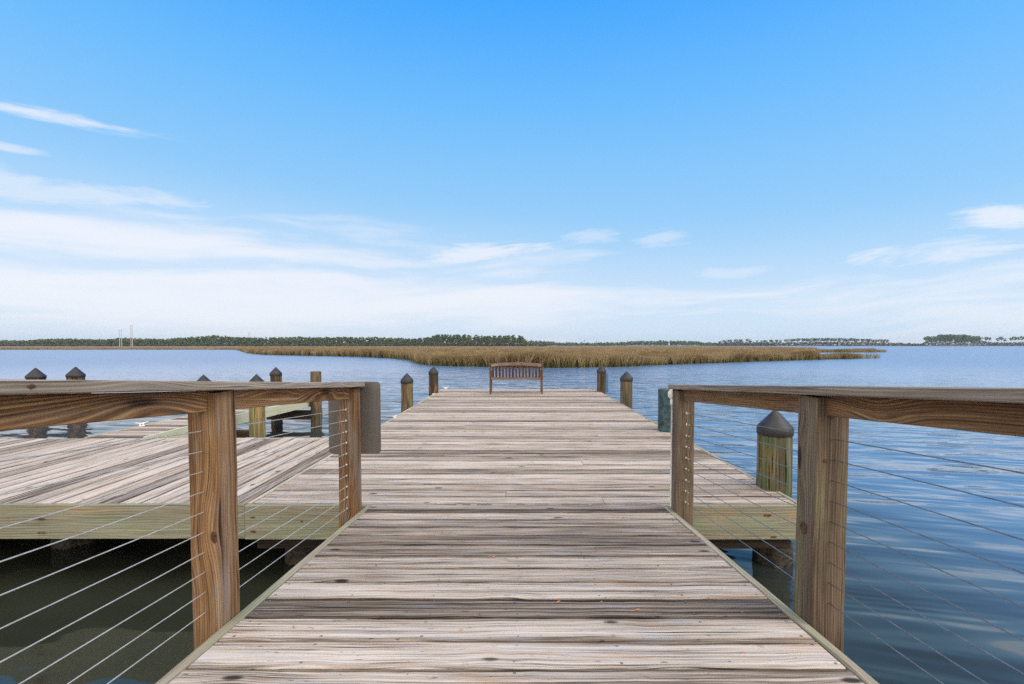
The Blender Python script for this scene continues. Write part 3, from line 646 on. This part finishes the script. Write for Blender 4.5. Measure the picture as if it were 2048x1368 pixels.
# ------------------------------------------------------------------ pilings
def piling(px, w_px, apex, Yd, mat, label, group='wooden pilings along the pier', cap=True, X=None, wrap=False, dia=None, lean=0, name='piling', ztop=None, capc='cone', crust=False):
    s = F/Yd
    if X is None: X = (px-VX)/s
    r = (dia or w_px/s)/2
    zt = ztop if ztop is not None else UY(px, apex, Yd)[1]
    e = empty(name, (X, Yd, -.8)); tag(e, label, 'piling', group)
    zsh = zt-(r*1.0+.05 if cap else 0)
    b = MB(); n = 26; zs = [-.8, -.2, .1, .35, .6, .9, 1.1, zsh-.03, zsh]; zs = sorted(set(z for z in zs if z <= zsh))
    prof = [(r*(1.03-.05*(z+.8)/2.2)*(.97 if z == zsh and not cap else 1), z) for z in zs]
    b.lathe(X, Yd, prof, n, tone=.5, jit=.022); b.build('shaft', M[mat], e)
    if cap:
        b = MB(); rc = r*1.045; b.lathe(X, Yd, [(rc*1.0, zsh-.045), (rc*1.03, zsh-.035), (rc*1.03, zsh+.022), (rc*1.0, zsh+.032)], 28, bot=False, top=False, ph=.1); b.lathe(X, Yd, [(rc*1.0, zsh+.032), (rc*.97, zsh+.038)], 28, bot=False, top=False, ph=.1, smooth=False); b.lathe(X, Yd, [(rc*.97, zsh+.038), (rc*.09, zt-.008), (rc*.02, zt)], 28, bot=False, ph=.1); b.build('cap', M[capc], e)
    if crust:
        b = MB(); b.lathe(X, Yd, [(r*1.03, -.3), (r*1.16, -.05), (r*1.2, .08), (r*1.12, .2), (r*1.06, .29), (r*1.01, .33)], 30, jit=.05, top=False, bot=False); b.build('barnacle_band', M['barnacle'], e)
    if wrap:
        b = MB(); b.lathe(X, Yd, [(r*1.05, -.7), (r*1.05, zt-.05), (r*1.06, zt-.03), (r*1.05, zt+.004)], 26, top=False, bot=False, jit=.012); 
        # keep only the half that faces left of the camera
        keep = [k for k, f in enumerate(b.f) if sum(b.v[i][0] for i in f)/len(f) < X+r*.25]
        uv = []; bd = []; q = 0
        for k, f in enumerate(b.f):
            if k in set(keep): uv += b.uv[q:q+len(f)]; bd += b.bd[q:q+len(f)]
            q += len(f)
        b.f = [b.f[k] for k in keep]; b.sm = [b.sm[k] for k in keep]; b.uv = uv; b.bd = bd
        b.build('plastic_wrap', M['teal'], e)
    if lean: e.rotation_euler = (0, lean, 0)
    return e
yr = lambda py: U(VX, py, DZ)[1]
piling(1551, 62, 818, 4.42, 'piling_green', 'large algae green piling with black cone cap behind the right railing', X=2.44, crust=True)
piling(1337, 36, 779, 7.35, 'piling_green', 'uncapped piling wrapped in teal plastic beside the right end post', cap=False, wrap=True, X=2.37)
piling(1250, 24, 742, 10.8, 'piling', 'stout piling with black cone cap and orange foot on the right pier edge', X=2.42+.10)
piling(1199, 17.5, 731, 13.6, 'piling_dark', 'dark orange streaked piling with grey cap and blue sign at the far right corner', X=2.42+.03)
piling(812, 23.5, 746, 10.4, 'piling', 'green brown piling with black cone cap on the left pier edge', X=XL-.14)
piling(866, 18.5, 733, 13.2, 'piling_dark', 'slim reddish brown piling with black cap at the far left platform corner', X=XL-.05)
piling(512, 29, 748, 8.75, 'piling_yellow', 'yellowed piling standing against the finger pier fascia, its cap above the left rail')
piling(631, 21, 743, 11.7, 'piling', 'flat topped uncapped piling at the outer end of the finger pier', cap=False)
piling(551, 21, 734, 12.4, 'piling_dark', 'dark piling with cone cap at the far outer corner of the finger pier')
piling(406, 27, 749, 9.4, 'piling_dark', 'piling showing only its black cone tip above the left rail near the brown post')
piling(70, 29, 735.5, 13.0, 'piling_dark', 'leftmost black capped piling standing in open water beyond the left rail')
piling(150, 28, 733.5, 13.3, 'piling_dark', 'second black capped piling from the left in open water beyond the left rail')
b = MB(); b.board((-15.2, 13.25, .98), (-12.3, 13.45, .98), .20, .45, tone=.3)
o = b.build('crossbeam', M['beam'], None, loc=(-13, 13.3, .7)); tag(o, 'dark crossbeam low between the two leftmost pilings', 'beam')
# stub pilings that carry the decks from below
for X_, Y_, lb in ((-2.05, YJ+.55, 'short barnacled piling in the shade under the platform by the left end post'), (-4.6, YJ+.9, 'submerged looking stub piling deep under the middle of the side platform'), (-7.0, YJ+.9, 'stub piling deep under the left part of the side platform')):
    e = empty('support_piling', (X_, Y_, -.8)); tag(e, lb, 'piling', 'stub pilings under the decks')
    b = MB(); b.lathe(X_, Y_, [(.15, -.8), (.15, 0), (.145, .39)], 22, jit=.02, tone=.4); b.build('shaft', M['piling_dark'], e)
    b = MB(); b.lathe(X_, Y_, [(.155, -.3), (.172, -.05), (.175, .06), (.16, .16), (.151, .2)], 22, jit=.035, top=False, bot=False); b.build('barnacle_band', M['barnacle'], e)

# ------------------------------------------------------------------ railings
def railing(s, name, label, caps, subz, posts, cables, cable_mat, cap_tone):
    """s: -1 left, +1 right; caps: z of the cap's top at two distances"""
    (ya, za), (yb, zb) = caps; sl = (zb-za)/(yb-ya); zc = lambda y: za+sl*(y-ya)
    yend = posts[-1]['y']
    root = empty(name, (s*1.33, yend, DZ)); tag(root, label, 'railing', 'cable railings of the gangway')
    y0 = -1.3
    capx = s*(1.232+.07); b = MB(); ye = yend+posts[-1]['d']+.004
    b.board((capx, y0, zc(y0)), (capx, ye, zc(ye)), .14, .037, seg=24, bev=.004, wob=.0008, tone=cap_tone, seed=.21 if s < 0 else .63); b.build('cap_rail', M['cap'], root)
    b = MB(); xs = s*(1.266+.046+.019); hs = .089; zs = lambda y: zc(y)-.0375-subz(y)
    b.board((xs, y0, zs(y0)), (xs, yend+posts[-1]['d']-.04, zs(yend+posts[-1]['d']-.04)), .038, hs, (0, 0, 1), seg=16, bev=.003, wob=.0006, tone=.52, seed=.14 if s < 0 else .46); b.build('sub_rail', M['brown'] if s < 0 else M['post'], root)
    for p in posts:
        y = p['y']; w_, dd = p['w'], p['d']; xi = s*1.268; zt = zc(y)-.040; zn = zs(y)-hs; b = MB(); zb_ = rz(y)-.34
        inn = .044; a_ = s*(1.268+inn/2)
        yc = y+dd/2; zn2 = zs(y+dd)-hs-.002 if sl < 0 else zn
        # lower full section, and the tongue beside the notch
        sd_ = random.random() if 'seed' not in p else p['seed']
        b.board((s*(1.268+w_/2), y, zb_), (s*(1.268+w_/2), y, zc(y+dd)-.0385), w_, dd, (0, -1, 0), seg=14, bev=.005, wob=.0009, tone=p.get('tone', .5), seed=sd_)
        b.build('post', M[p['mat']], root)
    n, dz0, pit = cables
    for k in range(n):
        b = MB(); xc = s*1.337; off = dz0+pit*k
        pts = [(xc, y0, zc(y0)-off)]
        for p in reversed(posts[:-1] if len(posts) > 1 else posts): pass
        b.tube((xc, y0, zc(y0)-off), (xc, yend+.07, zc(yend+.07)-off), .0021, n=8, caps=False); b.build('cable', M[cable_mat], root)
        b = MB(); yy = yend-.002; z_ = zc(yend)-off
        b.tube((xc, yy, z_), (xc, yy-.062, z_+.062*-sl), .0042, n=8); b.tube((xc, yy-.060, z_+.060*-sl), (xc, yy-.070, z_+.07*-sl), .0055, .0035, n=8); b.tube((xc, yy+.004, z_), (xc, yy-.006, z_), .008, n=8)
        b.build('cable_fitting', M['steel'], root)
    return zc
yLe = 3.66; yLn = 1.98; yRe = 3.69; yRn = 1.98
def zat(py, px, X): # height at px, py of a point on the vertical plane x = X
    r = ray(px, py); k = X/r.x; return r.y*k, CZ+r.z*k
cl_ = (zat(758.5, 2, -1.232), zat(765, 722, -1.232)); cr_ = (zat(777, 2046, 1.232), zat(769.5, 1352, 1.232))
railing(-1, 'left_railing'.replace('left_', 'cable_'), 'left cable railing with warm brown posts and ten bright steel cables', cl_, lambda y: .001+max(0, 2.0-y)*.002, [dict(y=yLn, w=.128, d=.135, mat='post', tone=.52, seed=.35), dict(y=yLe, w=.134, d=.135, mat='post', tone=.46, seed=.83)],
        (10, zat(0, 0, -1)[0]*0+.212, .0868), 'cable', .58)
railing(1, 'cable_railing', 'right cable railing with grey brown posts and nine dull steel cables over open water', cr_, lambda y: .0005, [dict(y=yRn, w=.14, d=.135, mat='post_grey', tone=.45, seed=.52), dict(y=yRe, w=.132, d=.135, mat='post_grey', tone=.48, seed=.91)],
        (9, .225, .0885), 'cable_dull', .50)

# knots and rust marks, each a thin patch on its board
def patch(name, parent, c, ax, ay, w_, h_, mat, n=14):
    b = MB(); c = Vector(c); ax = Vector(ax); ay = Vector(ay)
    ring = [c+ax*(w_/2*math.cos(t)*random.uniform(.8, 1.1))+ay*(h_/2*math.sin(t)*random.uniform(.8, 1.1)) for t in [2*math.pi*i/n for i in range(n)]]
    nn = ax.cross(ay)*.0008; vs = ring+[p+nn for p in ring]+[c+nn*2]
    fs = [[i, (i+1) % n, n+(i+1) % n, n+i] for i in range(n)]+[[n+i, n+(i+1) % n, 2*n] for i in range(n)]
    b.add(vs, fs, [[(0, 0)]*len(f) for f in fs], (.4, .5, 0, 1)); return b.build(name, M[mat], parent)
for px, py, pr, ww in ((80, 1038, sd, .075), (82, 1066, sd, .065), (505, 1035, pf, .05), (507, 1063, pf, .06), (603, 1043, pf, .02), (1535, 1031, pf, .075), (1547, 1074, pf, .06)):
    yy = YJ-.003 if pr is sd else YJ-.0015
    if pr is sd: yy = YJ-.0225*((px-480)/-480)-.004
    X_, Z_ = UY(px, py, yy); patch('rust_stain', pr, (X_, yy, Z_), (1, 0, 0), (0, 0, 1), ww, ww*.32 if ww > .03 else ww, 'rust')
rl = [o for o in bpy.data.objects if o.name.startswith('cable_railing')]
for px, py, rr, yy, w_, h_ in ((428, 1074, rl[0], yLn-.001, .028, .058), (1650, 922, rl[1], yRn-.001, .022, .02)):
    X_, Z_ = UY(px, py, yy); patch('knot', rr, (X_, yy, Z_), (1, 0, 0), (0, 0, 1), w_, h_, 'knot')
X0 = 1.2665; Y_, Z_ = zat(1055, 1607, X0); patch('knot', rl[1], (X0, Y_, Z_), (0, -1, 0), (0, 0, 1), .05, .055, 'knot')
Y_, Z_ = zat(773, 63, -1.2305); patch('knot', rl[0], (-1.2305, Y_, Z_), (0, 1, 0), (0, 0, 1), .022, .012, 'knot')

# ------------------------------------------------------------------ sign plates
def rounded(w_, h_, t, r, n=6):
    pts = []
    for cx_, cz_, a0 in ((w_/2-r, h_/2-r, 0), (-w_/2+r, h_/2-r, 90), (-w_/2+r, -h_/2+r, 180), (w_/2-r, -h_/2+r, 270)):
        for i in range(n+1): a_ = R(a0+90*i/n); pts.append((cx_+r*math.cos(a_), cz_+r*math.sin(a_)))
    m_ = len(pts); vs = [(x_, 0, z_) for x_, z_ in pts]+[(x_, t, z_) for x_, z_ in pts]
    fs = [list(range(m_)), list(range(2*m_-1, m_-1, -1))]+[[i, m_+i, m_+(i+1) % m_, (i+1) % m_] for i in range(m_)]
    return vs, fs
def sign(name, x0, x1, z0, z1, Y, mat, label, rot=0, cat='sign', bolts=False):
    vs, fs = rounded(x1-x0, z1-z0, .0025, min(.032, (x1-x0)*.12)); me = bpy.data.meshes.new('plate'); me.from_pydata(vs, [], fs); me.materials.append(M[mat])
    o = bpy.data.objects.new(name, me); COL.objects.link(o); o.location = ((x0+x1)/2, Y, (z0+z1)/2); o.rotation_euler = (0, 0, rot); tag(o, label, cat); return o
Ys = yLe+.137+.006; a_ = UY(656, 763.5, Ys); b_ = UY(762, 908, Ys)
sign('sign_plate', a_[0], b_[0], b_[1], a_[1], Ys, 'sheet', 'back of a rounded grey metal sign plate on the left end post')
a_ = UY(1203, 746.5, 13.6); b_ = UY(1215.5, 785.5, 13.6)
sign('piling_sign', a_[0]+.02, b_[0]+.03, b_[1], a_[1], 13.62, 'blue', 'narrow blue sign plate fixed to the far right corner piling', R(20))
# white pipe with round head behind the right end post
pe = empty('white_pipe', (1.288, yRe+.18, DZ)); tag(pe, 'slim white pipe with a round head behind the right end post', 'pipe')
X_, zc_ = UY(1347.5, 788.5, yRe+.18); pe.location.x = X_
b = MB(); b.lathe(X_, yRe+.18, [(.021, DZ), (.021, zc_-.09), (.028, zc_-.088), (.028, zc_-.05), (.02, zc_-.04)], 14); b.build('pipe', M['white'], pe)
b = MB(); b.lathe(X_, yRe+.18, [(.048*math.cos(t), zc_+.048*math.sin(t)) for t in [R(-86+172*i/12) for i in range(13)]], 20); b.build('round_head', M['white'], pe)

# ------------------------------------------------------------------ bench (seen from behind)
yb_ = yr(789.0); bx0 = (978.5-VX)/F*yb_; bx1 = (1086.5-VX)/F*yb_; bw = bx1-bx0; s_ = F/yb_
bh = empty('garden_bench', ((bx0+bx1)/2, yb_, DZ)); tag(bh, 'slatted wooden garden bench with arched back facing the marsh', 'bench')
zt_ = DZ+.84; T_ = .048; lean_ = .10
for x_ in (bx0+T_/2, bx1-T_/2):
    b = MB(); b.board((x_, yb_+.05, DZ), (x_, yb_+.09, DZ+.42), T_, .05, (0, -1, 0), tone=.4); b.board((x_, yb_+.088, DZ+.415), (x_, yb_-.02, zt_), T_, .045, (0, -1, 0), tone=.4); b.build('back_leg', M['bench'], bh)
    b = MB(); b.board((x_, yb_+.52, DZ), (x_, yb_+.52, DZ+.63), T_, .05, (0, -1, 0), tone=.45); b.build('front_leg', M['bench'], bh)
    b = MB(); b.board((x_, yb_+.06, DZ+.66), (x_, yb_+.60, DZ+.655), .055, .028, tone=.8); b.build('armrest', M['bench'], bh)
    b = MB(); b.board((x_, yb_+.09, DZ+.40), (x_, yb_+.50, DZ+.41), .03, .06, tone=.5); b.build('side_rail', M['bench'], bh)
def arch(f): return .036*(1-(2*f-1)**2)
b = MB(); n = 14; xa, xb = bx0+T_+.002, bx1-T_-.002
for i in range(n):
    f0, f1 = i/n, (i+1)/n; y_ = yb_-.012
    b.board((xa+(xb-xa)*f0, y_, zt_+.002+arch(f0)), (xa+(xb-xa)*f1+.001, y_, zt_+.002+arch(f1)), .032, .085, bev=.002, tone=.6, seed=.4)
b.build('top_rail', M['bench'], bh)
b = MB(); b.board((xa, yb_+.068, DZ+.47), (xb, yb_+.068, DZ+.47), .032, .075, tone=.6); b.build('lower_rail', M['bench'], bh)
ns = 15
for i in range(ns):
    f = (i+.5)/ns; x_ = xa+(xb-xa)*((i+.55)/(ns+.1)); b = MB()
    b.board((x_, yb_+.05, DZ+.468), (x_, yb_-.005, zt_-.081+arch(f)), .055, .014, (0, -1, 0), bev=.002, tone=random.uniform(.2, .32)); b.build('back_slat', M['bench'], bh)
for i in range(6):
    b = MB(); y_ = yb_+.14+i*.075; b.board((xa-.01, y_, DZ+.435-.006*math.sin(i/5*3.14)), (xb+.01, y_, DZ+.435-.006*math.sin(i/5*3.14)), .062, .02, bev=.003, tone=.75); b.build('seat_slat', M['bench'], bh)
b = MB(); b.board((xa, yb_+.53, DZ+.41), (xb, yb_+.53, DZ+.41), .03, .03, tone=.5); b.build('front_rail', M['bench'], bh)

# ------------------------------------------------------------------ cleats and litter
def cleat(X, Y, rot, label, s=1.0, mat='white'):
    e = empty('dock_cleat', (X, Y, DZ+.004)); tag(e, label, 'cleat', 'mooring cleats on the pier edges')
    s *= .72; b = MB(); b.board((-.05*s, 0, .012), (.05*s, 0, .012), .05*s, .012)
    for q in (-.028, .028): b.tube((q*s, 0, .008), (q*s, 0, .055*s), .012*s, n=10)
    b.tube((-.02*s, 0, .06*s), (-.115*s, 0, .088*s), .013*s, .007*s, 10); b.tube((.02*s, 0, .06*s), (.115*s, 0, .088*s), .013*s, .007*s, 10); b.tube((-.04*s, 0, .058*s), (.04*s, 0, .058*s), .013*s, n=10)
    o = b.build('cleat_body', M[mat], None); o.parent = e; e.rotation_euler = (0, 0, rot)
for px, py, lb, rt, s_c in ((787, 837, 'white cleat on the left pier edge nearest the sign plate', 1.2, .8), (859, 790.5, 'white cleat at the foot of the slim left corner piling', 1.2, .8), (287, 853, 'white cleat on the left edge of the finger pier', .9, 1.1)):
    Y_ = yr(py); X_ = (px-VX)/F*Y_
    if px > 700: X_ = XL+.05
    else: X_ = FX0+.06
    cleat(X_, Y_, rt, lb, s_c)
cleat(XL+.13, YE-.12, 0.1, 'whitish cleat on the far left corner of the platform', 1.2); cleat(XR-.12, YE-.15, 1.4, 'grey cleat on the far right corner of the platform', .9, 'screw')
b = MB()
def leaf(x_, y_, z_, l, a_):
    c, s = math.cos(a_)*l, math.sin(a_)*l; w_ = .18
    b.add([(x_-c, y_-s, z_), (x_-s*w_, y_+c*w_, z_+.003), (x_+c, y_+s, z_+.001), (x_+s*w_, y_-c*w_, z_)], [[0, 3, 2, 1]], [[(0, 0)]*4], (.5, .5, 0, 1))
for i in range(38):
    y_ = random.uniform(1.7, YJ); leaf(random.uniform(-1.1, 1.1), y_, rz(y_)+.005, random.uniform(.006, .018), random.uniform(0, 3.14))
for i in range(70): leaf(random.uniform(XL+.1, XR-.1), YJ+.1+(YE-YJ-.2)*random.random()**1.5, DZ+.007, random.uniform(.008, .022), random.uniform(0, 3.14))
for i in range(45): leaf(random.uniform(-7, XL-.1), random.uniform(YJ+.1, YF-.1), DZ+.007, random.uniform(.008, .03), random.uniform(0, 3.14))
o = b.build('leaf_litter', M['leaf'], None, loc=(0, YJ, DZ)); tag(o, 'scattered small orange brown dead leaves on the deck planks', 'leaf litter', kind='stuff')

# ------------------------------------------------------------------ haze
bpy.ops.mesh.primitive_cube_add(size=1, location=(0, 1150, 19)); hz = bpy.context.object; hz.name = 'haze'; hz.scale = (5400, 3000, 42)
tag(hz, kind='stuff'); hz['label'] = 'pale blue air haze over the bay'; hz['category'] = 'haze'
m = bpy.data.materials.new('air_haze'); m.use_nodes = True; N = NT(m.node_tree)
pv = N.n('ShaderNodeVolumePrincipled', {'Color': (.80, .90, 1, 1), 'Density': .00016, 'Anisotropy': .3})
out = N.n('ShaderNodeOutputMaterial'); N.t.links.new(pv.outputs[0], out.inputs['Volume']); hz.data.materials.append(m)
sc.cycles.volume_bounces = 0; sc.cycles.max_bounces = 6; sc.cycles.use_denoising = False; sc.cycles.use_adaptive_sampling = False
